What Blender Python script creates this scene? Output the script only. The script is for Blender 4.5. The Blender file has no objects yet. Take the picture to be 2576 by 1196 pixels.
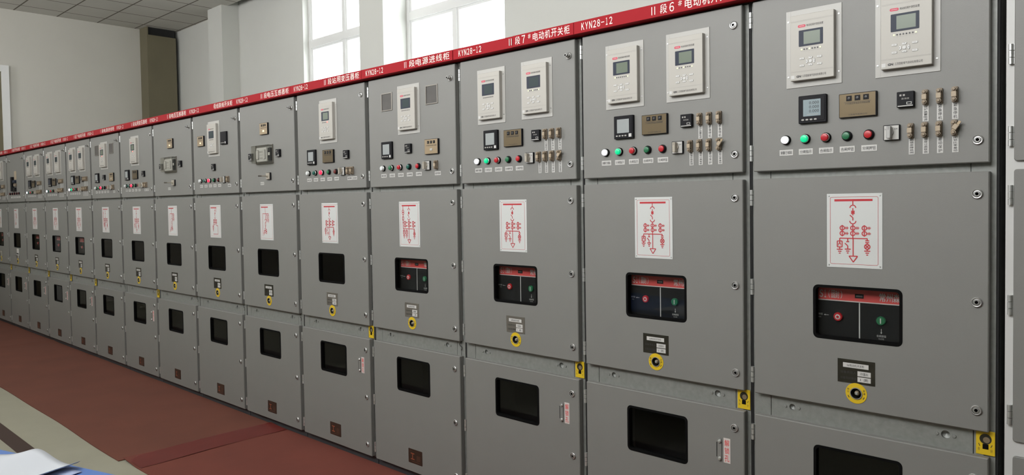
import bpy, math, random
from mathutils import Matrix, Vector
from mathutils.geometry import tessellate_polygon

random.seed(7)
SC = bpy.context.scene
COL = SC.collection
PI = math.pi

# ------------------------------------------------------------------ camera, sky, daylight, exposure
CAM_POS = (0.4582, -2.6542, 1.59)
F_PX, PPY = 1859.7044, 565.1467
cd = bpy.data.cameras.new('camera')
cam = bpy.data.objects.new('camera', cd)
COL.objects.link(cam)
cd.sensor_fit = 'HORIZONTAL'
cd.sensor_width = 36.0
cd.lens = F_PX / 2576 * 36.0
cd.shift_y = (PPY - 598.0) / 2576
cd.clip_start, cd.clip_end = 0.05, 200
yaw, pitch, roll = 0.752, -0.0305, 0.0154
Mr = (Matrix.Rotation(yaw, 3, 'Z') @ Matrix.Rotation(pitch, 3, 'X') @ Matrix.Rotation(roll, 3, 'Y')) @ Matrix.Rotation(PI / 2, 3, 'X')
cam.matrix_world = Matrix.Translation(CAM_POS) @ Mr.to_4x4()
SC.camera = cam

world = bpy.data.worlds.new('sky')
SC.world = world
world.use_nodes = True
wb = world.node_tree.nodes['Background']
wb.inputs[0].default_value = (0.97, 0.985, 1.0, 1)
wb.inputs[1].default_value = 7.2

SC.view_settings.view_transform = 'Standard'
SC.view_settings.look = 'None'
SC.view_settings.gamma = 1.0
SC.view_settings.use_curve_mapping = False
SC.view_settings.exposure = 0.0

# room shell limits
CEIL = 4.715
X_END, X_NEAR = -13.18, 5.2
Y_BACK, Y_FRONT = 3.01, -3.45
# daylight through unseen windows opposite, sized and placed to shape the light (one area light in each opening)
FRONT_WINS = [(-12.0, -11.0), (-8.9, -7.7), (-5.9, -4.3), (-3.0, 0.3)]
FRONT_Z = (2.8, 4.6)
for i, (xa, xb) in enumerate(FRONT_WINS):
    ld = bpy.data.lights.new('daylight', 'AREA')
    ld.shape = 'RECTANGLE'
    ld.size, ld.size_y = xb - xa - 0.1, FRONT_Z[1] - FRONT_Z[0] - 0.1
    ld.energy = 22 * (xb - xa)
    ld.color = (1.0, 0.985, 0.96)
    lo = bpy.data.objects.new('daylight', ld)
    COL.objects.link(lo)
    lo.location = ((xa + xb) / 2, Y_FRONT - 0.02, sum(FRONT_Z) / 2)
    lo.rotation_euler = (PI / 2, 0, 0)   # faces +y, into the room

# ------------------------------------------------------------------ materials
MATS = {}
def mat(name, col, rough=0.5, metal=0.0, emit=0.0, noise=0.0, nscale=30.0, bump=0.0, bscale=200.0, emit_col=None, spec=0.5):
    if name in MATS:
        return MATS[name]
    m = bpy.data.materials.new(name)
    m.use_nodes = True
    nt = m.node_tree
    b = nt.nodes['Principled BSDF']
    b.inputs['Base Color'].default_value = (*col, 1)
    b.inputs['Roughness'].default_value = rough
    b.inputs['Metallic'].default_value = metal
    b.inputs['Specular IOR Level'].default_value = spec
    if emit:
        b.inputs['Emission Color'].default_value = (*(emit_col or col), 1)
        b.inputs['Emission Strength'].default_value = emit
    if noise or bump:
        tc = nt.nodes.new('ShaderNodeTexCoord')
    if noise:
        n = nt.nodes.new('ShaderNodeTexNoise')
        n.inputs['Scale'].default_value = nscale
        n.inputs['Detail'].default_value = 4
        r = nt.nodes.new('ShaderNodeMix'); r.data_type = 'RGBA'
        r.inputs[6].default_value = (*[c * (1 - noise) for c in col], 1)
        r.inputs[7].default_value = (*[min(1, c * (1 + noise)) for c in col], 1)
        nt.links.new(tc.outputs['Object'], n.inputs['Vector'])
        nt.links.new(n.outputs['Fac'], r.inputs[0])
        nt.links.new(r.outputs[2], b.inputs['Base Color'])
    if bump:
        n2 = nt.nodes.new('ShaderNodeTexNoise')
        n2.inputs['Scale'].default_value = bscale
        bp = nt.nodes.new('ShaderNodeBump')
        bp.inputs['Strength'].default_value = bump
        bp.inputs['Distance'].default_value = 0.002
        nt.links.new(tc.outputs['Object'], n2.inputs['Vector'])
        nt.links.new(n2.outputs['Fac'], bp.inputs['Height'])
        nt.links.new(bp.outputs['Normal'], b.inputs['Normal'])
    MATS[name] = m
    return m

def glass(name, tint, refl=1.0):
    m = bpy.data.materials.new(name); m.use_nodes = True
    nt = m.node_tree
    for n in list(nt.nodes):
        if n.type == 'BSDF_PRINCIPLED':
            nt.nodes.remove(n)
    out = [n for n in nt.nodes if n.type == 'OUTPUT_MATERIAL'][0]
    tr = nt.nodes.new('ShaderNodeBsdfTransparent'); tr.inputs[0].default_value = (*tint, 1)
    gl = nt.nodes.new('ShaderNodeBsdfGlossy'); gl.inputs['Roughness'].default_value = 0.02
    fr = nt.nodes.new('ShaderNodeLayerWeight'); fr.inputs[0].default_value = 0.5
    pw = nt.nodes.new('ShaderNodeMath'); pw.operation = 'POWER'; pw.inputs[1].default_value = 4.0
    mu = nt.nodes.new('ShaderNodeMath'); mu.operation = 'MULTIPLY_ADD'; mu.inputs[1].default_value = 0.7 * refl; mu.inputs[2].default_value = 0.05 * refl
    nt.links.new(fr.outputs['Facing'], pw.inputs[0])
    mx = nt.nodes.new('ShaderNodeMixShader')
    nt.links.new(pw.outputs[0], mu.inputs[0]); nt.links.new(mu.outputs[0], mx.inputs[0])
    nt.links.new(tr.outputs[0], mx.inputs[1]); nt.links.new(gl.outputs[0], mx.inputs[2])
    nt.links.new(mx.outputs[0], out.inputs[0])
    MATS[name] = m
    return m

GREY = mat('grey_powder_coat', (0.179, 0.178, 0.167), 0.5, noise=0.035, nscale=9, bump=0.12, bscale=420)
ZINC = mat('galvanised_steel', (0.226, 0.233, 0.219), 0.45, 0.25, noise=0.2, nscale=60, bump=0.15, bscale=160)
PALE = mat('pale_grey_frame', (0.490, 0.490, 0.478), 0.5, noise=0.03, nscale=8)
INNER = mat('shade_and_slot_black', (0.012, 0.012, 0.012), 0.8)  # near-black: compartment and gap shade put into colour, also slots and seams
PLINTH = mat('dark_plinth', (0.035, 0.036, 0.04), 0.6)
RED = mat('red_sign', (0.300, 0.012, 0.018), 0.6, spec=0.12)
WHITE_INK = mat('cream_lettering', (0.720, 0.684, 0.630), 0.6)
CHROME = mat('chrome', (0.468, 0.468, 0.459), 0.34, 0.8)
HINGE = mat('zinc_hinge', (0.60, 0.61, 0.60), 0.32, 0.75)
BLACK = mat('black_plastic', (0.009, 0.009, 0.011), 0.5, spec=0.15)
RUBBER = mat('black_rubber', (0.004, 0.004, 0.004), 0.8, spec=0.06)
IVORY = mat('ivory_plastic', (0.384, 0.368, 0.333), 0.45)
IVORYB = mat('ivory_bezel_plate', (0.365, 0.358, 0.336), 0.4)
KEY = mat('white_key', (0.507, 0.507, 0.493), 0.4)
LINE = mat('grey_print', (0.33, 0.32, 0.30), 0.6)
INK = mat('black_print', (0.02, 0.02, 0.022), 0.6)
PILL = mat('crimson_print', (0.50, 0.02, 0.06), 0.5)
NAVY = mat('navy_bezel', (0.022, 0.028, 0.045), 0.4, spec=0.2)
LCD = mat('green_lcd', (0.095, 0.123, 0.084), 0.3)
LCD_DK = mat('dark_lcd', (0.025, 0.04, 0.042), 0.4, spec=0.2)
LCD_GR = mat('grey_lcd', (0.282, 0.303, 0.303), 0.25)
LCD_PB = mat('pale_blue_lcd', (0.225, 0.282, 0.303), 0.25)
LED_ON = mat('lit_led', (0.75, 0.85, 0.45), 0.4, emit=0.5)
WARM = mat('warm_lit_window', (0.85, 0.74, 0.50), 0.4, emit=0.35)
LED_OFF = mat('dark_led', (0.04, 0.04, 0.04), 0.4)
LED_RED = mat('lit_red_led', (1.0, 0.12, 0.10), 0.4, emit=3.0)
BRONZE = mat('bronze_plate', (0.132, 0.100, 0.056), 0.33, 0.55, noise=0.06, nscale=14)
GOLD = mat('gold_plate', (0.304, 0.232, 0.144), 0.36, 0.35)
TAN = mat('tan_bakelite', (0.237, 0.186, 0.128), 0.45, noise=0.08, nscale=60)
TAN_DK = mat('tan_base', (0.184, 0.146, 0.105), 0.55)
BRASS = mat('aged_brass', (0.336, 0.264, 0.176), 0.35, 0.7)
LABEL = mat('white_label', (0.495, 0.488, 0.468), 0.5)
PLATE = mat('white_diagram_plate', (0.537, 0.552, 0.541), 0.3)
DRED = mat('red_diagram_line', (0.42, 0.018, 0.026), 0.5)
YELLOW = mat('yellow_plate', (0.595, 0.408, 0.010), 0.45)
NP_DK = mat('metal_dark_reflection', (0.055, 0.052, 0.040), 0.18, 0.6, noise=0.35, nscale=26)  # mirror-like plate, dark streaked reflection put into its colour
NP_GR = mat('metal_grey_reflection', (0.22, 0.205, 0.18), 0.3, 0.6)  # same mirror-like plate, lighter reflection put into its colour
LAMP_W = mat('lit_white_lens', (0.80, 0.82, 0.90), 0.3, emit=1.1, emit_col=(0.86, 0.9, 1.0))
LAMP_WO = mat('white_lens', (0.62, 0.64, 0.64), 0.3)
LAMP_G = mat('lit_green_lens', (0.0, 0.42, 0.17), 0.3, emit=0.42, emit_col=(0.0, 0.9, 0.40))
LAMP_GO = mat('green_lens', (0.008, 0.085, 0.065), 0.3)
LAMP_R = mat('lit_red_lens', (0.8, 0.02, 0.05), 0.3, emit=1.5, emit_col=(1.0, 0.02, 0.07))
LAMP_RO = mat('red_lens', (0.396, 0.010, 0.018), 0.3)
BTN_G = mat('green_button', (0.012, 0.125, 0.050), 0.35)
BTN_R = mat('red_button', (0.40, 0.010, 0.016), 0.35)
BTN_RD = mat('dull_red_button', (0.12, 0.015, 0.012), 0.4)
SW_FACE = mat('switch_face', (0.465, 0.458, 0.436), 0.4)
SW_KNOB = mat('switch_knob', (0.34, 0.34, 0.33), 0.4, 0.3)
SW_KNOB_T = mat('switch_knob_tan', (0.360, 0.328, 0.272), 0.4)
BRK = mat('black_breaker_panel', (0.012, 0.0125, 0.013), 0.5, spec=0.1)
BRK_RED = mat('red_breaker_band', (0.55, 0.055, 0.05), 0.5)
STICKER = mat('dark_sticker', (0.030, 0.016, 0.010), 0.4)
STICK_R = mat('orange_print', (0.231, 0.061, 0.028), 0.5)
STICK_D = mat('faded_print', (0.100, 0.037, 0.020), 0.5)
RED_INK = mat('red_print', (0.62, 0.05, 0.05), 0.6)
PALE_PINK = mat('pinkish_label', (0.528, 0.480, 0.456), 0.6)
PANE = glass('door_glass', (0.93, 0.94, 0.94), 0.35)
CLEAR = glass('clear_cover', (0.94, 0.94, 0.92), 1.3)
WGLASS = glass('window_glass', (0.96, 0.98, 0.98), 0.8)

# ------------------------------------------------------------------ mesh building
TXT = {}
def text_geo(s, bold=0.0):
    k = (s, bold)
    if k not in TXT:
        cu = bpy.data.curves.new('lettering', 'FONT')
        cu.body = s; cu.size = 1; cu.resolution_u = 2; cu.offset = bold
        o = bpy.data.objects.new('lettering', cu); COL.objects.link(o)
        me = bpy.data.meshes.new_from_object(o.evaluated_get(bpy.context.evaluated_depsgraph_get()))
        vs = [(v.co.x, v.co.y) for v in me.vertices]
        fs = [tuple(p.vertices) for p in me.polygons]
        bpy.data.objects.remove(o); bpy.data.curves.remove(cu); bpy.data.meshes.remove(me)
        xs = [v[0] for v in vs] or [0, 1]; ys = [v[1] for v in vs] or [0, 1]
        x0, x1, y0, y1 = min(xs), max(xs), min(ys), max(ys)
        TXT[k] = ([((x - x0) / max(x1 - x0, 1e-6), (y - y0) / max(y1 - y0, 1e-6)) for x, y in vs], fs)
    return TXT[k]

def rrect(x0, x1, z0, z1, r=0.0, n=4):
    """rounded rectangle, counter-clockwise as seen from the front (-y)."""
    if r <= 0:
        return [(x0, z0), (x1, z0), (x1, z1), (x0, z1)]
    out = []
    for cx, cz, a0 in ((x1 - r, z0 + r, -PI / 2), (x1 - r, z1 - r, 0), (x0 + r, z1 - r, PI / 2), (x0 + r, z0 + r, PI)):
        for i in range(n + 1):
            a = a0 + PI / 2 * i / n
            out.append((cx + r * math.cos(a), cz + r * math.sin(a)))
    return out

def circ(cx, cz, r, n=24, rz=None):
    rz = rz or r
    return [(cx + r * math.cos(2 * PI * i / n), cz + rz * math.sin(2 * PI * i / n)) for i in range(n)]

class MB:
    def __init__(s):
        s.v, s.f, s.m, s.sm, s.mats = [], [], [], [], []
    def mi(s, m):
        if m not in s.mats: s.mats.append(m)
        return s.mats.index(m)
    def add(s, vs, fs, m, smooth=False):
        b = len(s.v); k = s.mi(m)
        s.v += vs
        for f in fs:
            s.f.append(tuple(b + i for i in f)); s.m.append(k); s.sm.append(smooth)
    def box(s, x0, x1, y0, y1, z0, z1, m):
        vs = [(x, y, z) for x in (x0, x1) for y in (y0, y1) for z in (z0, z1)]
        s.add(vs, [(0, 1, 3, 2), (4, 6, 7, 5), (0, 4, 5, 1), (2, 3, 7, 6), (0, 2, 6, 4), (1, 5, 7, 3)], m)
    def prism(s, outline, y0, y1, m, bev=0.0, holes=(), face=None, side=None):
        """solid with its front at y0 and its back at y1; holes go right through."""
        n = len(outline)
        def ring(o, y): return [(x, y, z) for x, z in o]
        front = outline
        if bev:
            front = []
            for i in range(n):
                p, q, r = Vector(outline[i - 1]), Vector(outline[i]), Vector(outline[(i + 1) % n])
                d1, d2 = (q - p).normalized(), (r - q).normalized()
                n1, n2 = Vector((-d1.y, d1.x)), Vector((-d2.y, d2.x))
                b = (n1 + n2)
                b = b / max(b.length_squared / 2, 0.3)
                front.append((q.x + b.x * bev, q.y + b.y * bev))
        rings = [ring(outline, y1), ring(outline, y0 + bev)] + ([ring(front, y0)] if bev else [])
        vs = sum(rings, [])
        fs = []
        for k in range(len(rings) - 1):
            for i in range(n):
                j = (i + 1) % n
                fs.append((k * n + i, k * n + j, (k + 1) * n + j, (k + 1) * n + i))
        s.add(vs, fs, side or m)
        if holes:
            polys = [[Vector((x, z, 0)) for x, z in front]] + [[Vector((x, z, 0)) for x, z in h] for h in holes]
            tris = tessellate_polygon(polys)
            flat = [p for poly in polys for p in poly]
            fx = []
            for t in tris:
                a, b_, c = (flat[i] for i in t)
                if (b_ - a).cross(c - a).z < 0: t = (t[0], t[2], t[1])
                fx.append(tuple(t))
            s.add([(p.x, y0, p.y) for p in flat], fx, face or m)
            for h in holes:
                k = len(h)
                s.add(ring(h, y0) + ring(h, y1), [(i, (i + 1) % k, k + (i + 1) % k, k + i) for i in range(k)], side or m)
        else:
            s.add(ring(front, y0), [tuple(range(n))], face or m)
        if not holes:
            s.add(ring(outline, y1), [tuple(reversed(range(n)))], side or m)
    def sheet(s, pts, y, m):
        s.add([(x, y, z) for x, z in pts], [tuple(range(len(pts)))], m)
    def lathe(s, prof, c, m, n=20, mats=None, smooth=True):
        """prof: (radius, y) from back to front around an axis along y through c=(x,z)."""
        cx, cz = c
        for k in range(len(prof) - 1):
            (r0, y0), (r1, y1) = prof[k], prof[k + 1]
            vs = []
            for r, y in ((r0, y0), (r1, y1)):
                vs += [(cx + r * math.cos(2 * PI * i / n), y, cz + r * math.sin(2 * PI * i / n)) for i in range(n)]
            s.add(vs, [(i, (i + 1) % n, n + (i + 1) % n, n + i) for i in range(n)], mats[k] if mats else m, smooth)
    def zcyl(s, x, y, r, z0, z1, m, n=12):
        vs = [(x + r * math.cos(2 * PI * i / n), y + r * math.sin(2 * PI * i / n), z) for z in (z0, z1) for i in range(n)]
        s.add(vs, [(i, (i + 1) % n, n + (i + 1) % n, n + i) for i in range(n)], m, True)
        s.add(vs, [tuple(reversed(range(n))), tuple(range(n, 2 * n))], m)
    def text(s, t, x0, x1, z0, z1, y, m, bold=0.0):
        vs, fs = text_geo(t, bold)
        s.add([(x0 + a * (x1 - x0), y, z0 + b * (z1 - z0)) for a, b in vs], fs, m)
    def signtext(s, t, x0, x1, z0, z1, y, m, bold=0.0, fill=0.80):
        # evenly pitched sign-painter's lettering; narrow marks keep their own width
        p = (x1 - x0) / len(t)
        wide = {'1': 0.42, '#': 0.72, '(': 0.38, ')': 0.38}
        for i, ch in enumerate(t):
            xc = x0 + (i + 0.5) * p
            if ch == '-':
                zc = (z0 + z1) / 2
                s.box(xc - p * 0.38, xc + p * 0.38, y, y + 0.001, zc - (z1 - z0) * 0.055, zc + (z1 - z0) * 0.055, m)
                continue
            w = p * wide.get(ch, fill) * (0.66 if p > 0.03 and ch.isdigit() else 1)
            zb = z0 + (z1 - z0) * 0.42 if ch == '#' else z0
            if ch == '#': w = p * 0.45
            g = chr(ord(ch) + 0xFEE0) if 33 <= ord(ch) < 127 else ch
            s.text(g, xc - w / 2, xc + w / 2, zb, z1, y, m, bold)
    def vtext(s, t, xc, w, z0, z1, y, m, bold=0.0):
        n = len(t); h = (z1 - z0) / n
        for i, ch in enumerate(t):
            zt = z1 - i * h
            s.text(ch, xc - w / 2, xc + w / 2, zt - h * 0.92, zt - h * 0.08, y, m, bold)
    def seg(s, x0, z0, x1, z1, w, y, m):
        d = Vector((x1 - x0, z1 - z0)); L = d.length or 1e-6
        nx, nz = -d.y / L * w / 2, d.x / L * w / 2
        s.sheet([(x0 - nx, z0 - nz), (x1 - nx, z1 - nz), (x1 + nx, z1 + nz), (x0 + nx, z0 + nz)], y, m)
    def ring(s, cx, cz, r, w, y, m, a0=0, a1=2 * PI, n=20):
        vs = []
        for i in range(n + 1):
            a = a0 + (a1 - a0) * i / n
            for q in (r + w / 2, r - w / 2):
                vs.append((cx + q * math.cos(a), y, cz + q * math.sin(a)))
        s.add(vs, [(2 * i, 2 * i + 2, 2 * i + 3, 2 * i + 1) for i in range(n)], m)
    def mesh(s, name):
        me = bpy.data.meshes.new(name)
        me.from_pydata([tuple(v) for v in s.v], [], s.f)
        for m in s.mats: me.materials.append(m)
        me.polygons.foreach_set('material_index', s.m)
        me.polygons.foreach_set('use_smooth', s.sm)
        me.update()
        return me

CACHE = {}
def put(name, key, fn, parent=None, loc=(0, 0, 0), label=None):
    """one mesh object; meshes with the same key are shared."""
    k = (name, key)
    if key is None or k not in CACHE:
        mb = MB(); fn(mb)
        me = mb.mesh(name)
        if key is not None: CACHE[k] = me
    else:
        me = CACHE[k]
    o = bpy.data.objects.new(name, me)
    COL.objects.link(o)
    o.parent = parent
    o.location = loc
    if label: o['label'] = label
    return o

def tag(o, label, cat, group=None):
    o['label'] = label; o['category'] = cat
    if group: o['group'] = group
    return o

def struct(name, fn):
    o = put(name, None, fn)
    o['kind'] = 'structure'
    return o

# ------------------------------------------------------------------ room shell
def plaster(name, col):
    return mat(name, col, 0.85, noise=0.03, nscale=2.5, bump=0.1, bscale=60)
WALL = plaster('plaster_wall', (0.62, 0.60, 0.545))
WALL_B = plaster('plaster_wall_window_side', (0.60, 0.60, 0.565))
def ceiling_mat():
    m = bpy.data.materials.new('ceiling_tiles'); m.use_nodes = True
    nt = m.node_tree; b = nt.nodes['Principled BSDF']
    b.inputs['Roughness'].default_value = 0.9
    g = nt.nodes.new('ShaderNodeNewGeometry'); sp = nt.nodes.new('ShaderNodeSeparateXYZ')
    nt.links.new(g.outputs['Position'], sp.inputs[0])
    lines = []
    for ax, off in ((0, -12.79), (1, 0.576)):
        a = nt.nodes.new('ShaderNodeMath'); a.operation = 'SUBTRACT'; a.inputs[1].default_value = off - 0.3
        nt.links.new(sp.outputs[ax], a.inputs[0])
        w = nt.nodes.new('ShaderNodeMath'); w.operation = 'WRAP'; w.inputs[1].default_value = 0.6; w.inputs[2].default_value = 0.0
        nt.links.new(a.outputs[0], w.inputs[0])
        c = nt.nodes.new('ShaderNodeMath'); c.operation = 'COMPARE'; c.inputs[1].default_value = 0.3; c.inputs[2].default_value = 0.011
        nt.links.new(w.outputs[0], c.inputs[0]); lines.append(c)
    mx = nt.nodes.new('ShaderNodeMath'); mx.operation = 'MAXIMUM'
    nt.links.new(lines[0].outputs[0], mx.inputs[0]); nt.links.new(lines[1].outputs[0], mx.inputs[1])
    nz = nt.nodes.new('ShaderNodeTexNoise'); nz.inputs['Scale'].default_value = 1.3
    r = nt.nodes.new('ShaderNodeMix'); r.data_type = 'RGBA'
    r.inputs[6].default_value = (0.50, 0.48, 0.44, 1); r.inputs[7].default_value = (0.58, 0.56, 0.52, 1)
    nt.links.new(g.outputs['Position'], nz.inputs['Vector']); nt.links.new(nz.outputs['Fac'], r.inputs[0])
    r2 = nt.nodes.new('ShaderNodeMix'); r2.data_type = 'RGBA'; r2.inputs[7].default_value = (0.14, 0.115, 0.095, 1)
    nt.links.new(mx.outputs[0], r2.inputs[0]); nt.links.new(r.outputs[2], r2.inputs[6])
    nt.links.new(r2.outputs[2], b.inputs['Base Color'])
    return m
CEILM = ceiling_mat()
FLOORM = mat('painted_floor', (0.33, 0.32, 0.245), 0.55, noise=0.12, nscale=3.5)
STRIPM = mat('brown_floor_strip', (0.047, 0.025, 0.019), 0.6)
WFRAME = mat('white_window_frame', (0.80, 0.80, 0.79), 0.4)
OLIVE = mat('olive_board', (0.17, 0.15, 0.095), 0.7, noise=0.12, nscale=3)
VOID = mat('void_shade', (0.02, 0.02, 0.02), 0.9)  # black that carries the shade inside the casing
SLABM = mat('roof_slab', (0.3, 0.3, 0.29), 0.9)
ROOF = 5.15

def wall_with_openings(mb, x0, x1, y0, y1, z0, z1, opens, m):
    """wall along x, pieces around rectangular openings (xa, xb, za, zb)."""
    xs = x0
    for xa, xb, za, zb in sorted(opens):
        mb.box(xs, xa, y0, y1, z0, z1, m)
        mb.box(xa, xb, y0, y1, z0, za, m); mb.box(xa, xb, y0, y1, zb, z1, m)
        xs = xb
    mb.box(xs, x1, y0, y1, z0, z1, m)

BACK_WINS = [(-8.80, -7.08, 1.35, 4.55), (-6.62, -4.90, 1.35, 4.55), (-2.55, -0.83, 1.35, 4.55)]
struct('floor', lambda b: b.box(X_END - 0.2, X_NEAR + 0.2, Y_FRONT - 0.3, Y_BACK + 0.3, -0.15, 0.0, FLOORM))
struct('trim_1', lambda b: b.box(X_END, X_NEAR, -1.386, -1.284, 0.0, 0.002, STRIPM))
def ceil_fn(b):
    b.box(X_END, -10.9, Y_FRONT, Y_BACK, CEIL, CEIL + 0.03, CEILM)
    b.box(-10.9, X_NEAR, Y_FRONT, 2.84, CEIL, CEIL + 0.03, CEILM)
struct('ceiling', ceil_fn)
struct('ceiling_slab', lambda b: b.box(X_END - 0.2, X_NEAR + 0.2, Y_FRONT - 0.3, Y_BACK + 0.3, ROOF, ROOF + 0.1, SLABM))  # unseen slab added over the ceiling void against light leaks
struct('wall_back', lambda b: wall_with_openings(b, X_END, X_NEAR, Y_BACK, Y_BACK + 0.24, 0, ROOF, BACK_WINS, WALL_B))
struct('wall_front', lambda b: wall_with_openings(b, X_END, X_NEAR, Y_FRONT - 0.24, Y_FRONT, 0, ROOF,
       [(xa, xb, *FRONT_Z) for xa, xb in FRONT_WINS], WALL))
struct('wall_left', lambda b: b.box(X_END - 0.2, X_END, Y_FRONT - 0.24, Y_BACK + 0.24, 0, ROOF, WALL))
struct('wall_right', lambda b: b.box(X_NEAR, X_NEAR + 0.2, Y_FRONT - 0.24, Y_BACK + 0.24, 0, ROOF, mat('unseen_dark_wall', (0.22, 0.24, 0.22), 0.8)))  # unseen wall, coloured dark to cut light from the right
for xl in (-11.14, -7.08, -3.09, 0.95):
    struct('wall_pilaster', lambda b: b.box(xl, xl + 0.47, 2.735, Y_BACK, 0, ROOF, WALL_B))

def window_fn(xa, xb, za, zb, y):
    def fn(b):
        w = 0.055
        b.box(xa, xa + w, y, y + 0.07, za, zb, WFRAME); b.box(xb - w, xb, y, y + 0.07, za, zb, WFRAME)
        b.box(xa + w, xb - w, y, y + 0.07, za, za + w, WFRAME); b.box(xa + w, xb - w, y, y + 0.07, zb - w, zb, WFRAME)
        b.box(xa + w, xb - w, y - 0.012, y + 0.07, 3.80, 3.89, WFRAME)
        xm = (xa + xb) / 2
        b.box(xm - 0.03, xm + 0.03, y - 0.004, y + 0.07, za + w, 3.80, WFRAME); b.box(xm - 0.03, xm + 0.03, y - 0.004, y + 0.07, 3.89, zb - w, WFRAME)
        for x0, x1 in ((xa + w, xm - 0.03), (xm + 0.03, xb - w)):       # slim casement sashes
            for z0, z1 in ((za + w, 3.80), (3.89, zb - w)):
                t = 0.028
                b.box(x0, x0 + t, y + 0.012, y + 0.055, z0, z1, WFRAME); b.box(x1 - t, x1, y + 0.012, y + 0.055, z0, z1, WFRAME)
                b.box(x0 + t, x1 - t, y + 0.012, y + 0.055, z0, z0 + t, WFRAME); b.box(x0 + t, x1 - t, y + 0.012, y + 0.055, z1 - t, z1, WFRAME)
    return fn
for i, (xa, xb, za, zb) in enumerate(BACK_WINS):
    w = struct('window_%d' % (i + 1), window_fn(xa, xb, za, zb, Y_BACK + 0.09))
    put('pane', None, lambda b: b.box(xa + 0.05, xb - 0.05, Y_BACK + 0.122, Y_BACK + 0.127, za + 0.05, zb - 0.05, WGLASS), w)
def door_fn(b):
    b.box(X_END, X_END + 0.05, 0.375, 0.475, 0, 3.83, WFRAME)
    b.box(X_END, X_END + 0.05, -1.10, -1.00, 0, 3.83, WFRAME)
    b.box(X_END, X_END + 0.05, -1.00, 0.375, 3.73, 3.83, WFRAME)
dr = struct('door_1', door_fn)
put('door_leaf', None, lambda b: (b.box(X_END, X_END + 0.02, -1.0, 0.375, 0.005, 3.73, OLIVE),
    b.box(X_END + 0.02, X_END + 0.028, 0.15, 0.17, 1.0, 1.2, CHROME)), dr)
def casing_fn(b):
    x0, x1 = X_END + 0.002, -12.86
    b.box(x0, x1, 2.455, 2.475, 0, CEIL - 0.002, OLIVE)             # narrow side
    b.box(x1 - 0.02, x1, 2.475, 2.945, 0, 4.575, OLIVE)             # broad face, stops short of the ceiling
    b.box(x0, x1 - 0.02, 2.925, 2.945, 0, 4.575, VOID)  # black panels and core added, shade of the open top put into colour
    b.box(x0, x1 - 0.06, 2.476, 2.925, 4.2, CEIL - 0.002, VOID)
    b.box(x1 - 0.06, x1 - 0.045, 2.476, 2.945, 4.5, CEIL - 0.002, VOID)
tag(put('pipe_casing', None, casing_fn), 'olive board pipe casing standing in the far corner with a dark gap at its top', 'pipe casing')

# ------------------------------------------------------------------ switchgear parts
ZU0, ZU1 = 1.689, 2.321       # instrument door
ZM0, ZM1 = 0.852, 1.662       # breaker door
ZL0, ZL1 = 0.053, 0.771       # cable door
DX0, DX1 = 0.022, 0.7795      # door edges within the 0.8 m bay
YF = 0.030                    # front of the steel frame behind the doors
WX0, WX1 = 0.246, 0.533       # door windows
WM = (1.092, 1.277); WL = (0.511, 0.701)

def frame_fn(b):
    x0, x1 = 0.007, 0.793
    zs = ZINC
    b.box(x0, x0 + 0.03, YF, 1.5, 0.045, 2.325, zs); b.box(x1 - 0.03, x1, YF, 1.5, 0.045, 2.325, zs)
    b.box(x0 + 0.03, x1 - 0.03, 1.47, 1.5, 0.045, 2.325, zs)
    b.box(x0 + 0.03, x1 - 0.03, YF, 1.47, 2.295, 2.325, zs)
    b.box(x0 + 0.03, x1 - 0.03, YF, 1.47, 0.045, 0.075, zs)
    b.box(x0 + 0.03, x1 - 0.03, YF, 1.47, 1.655, 1.70, zs)         # rail between the upper doors
    b.box(x0 + 0.03, 0.076, YF + 0.004, 0.06, 1.662, 1.69, zs)
    b.box(x1, 0.7994, 0.034, 0.055, 0.045, 2.384, INNER); b.box(0.0006, x0, 0.034, 0.055, 0.045, 2.384, INNER)   # added dark strips, stop window light coming through between cabinets
    # black lining added inside, compartment shade put into its colour
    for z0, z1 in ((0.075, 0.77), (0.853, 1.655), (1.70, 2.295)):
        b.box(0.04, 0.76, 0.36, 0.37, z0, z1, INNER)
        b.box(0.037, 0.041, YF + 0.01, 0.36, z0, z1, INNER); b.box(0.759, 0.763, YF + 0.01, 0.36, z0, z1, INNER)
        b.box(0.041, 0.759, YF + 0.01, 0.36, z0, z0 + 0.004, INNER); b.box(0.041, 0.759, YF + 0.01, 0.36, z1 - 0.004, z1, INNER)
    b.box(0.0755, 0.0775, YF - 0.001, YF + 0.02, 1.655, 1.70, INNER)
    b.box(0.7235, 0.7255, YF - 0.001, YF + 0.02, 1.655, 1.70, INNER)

def rail_fn(hook):
    def fn(b):
        z0, z1 = 0.765, 0.857
        for xa, xb in ((0.037, 0.0745), (0.0765, 0.7335), (0.7355, 0.763)):
            holes = []
            if xa == 0.0765:
                holes = [circ(0.156, 0.816, 0.0115, 18), circ(0.657, 0.816, 0.0135, 18)]
            b.prism(rrect(xa, xb, z0, z1), YF - 0.004, YF + 0.03, ZINC, 0.001, holes)
        for cx in (0.156, 0.657):
            b.lathe([(0.016, YF + 0.004), (0.0, YF + 0.012)], (cx, 0.816), ZINC, 16)
            for d in (-0.0255, 0.0245):
                b.lathe([(0.0062, YF - 0.004), (0.005, YF - 0.007), (0, YF - 0.0075)], (cx + d, 0.815), ZINC, 12)
        if hook:
            b.ring(0.765, 0.812, 0.010, 0.004, YF - 0.0055, INNER, -PI / 2, PI / 2, 10)
            b.ring(0.765, 0.832, 0.010, 0.004, YF - 0.0055, INNER, PI / 2, 3 * PI / 2, 10)
    return fn

def plinth_fn(b):
    b.box(0.004, 0.796, 0.035, 1.5, 0, 0.045, PLINTH)

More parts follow.
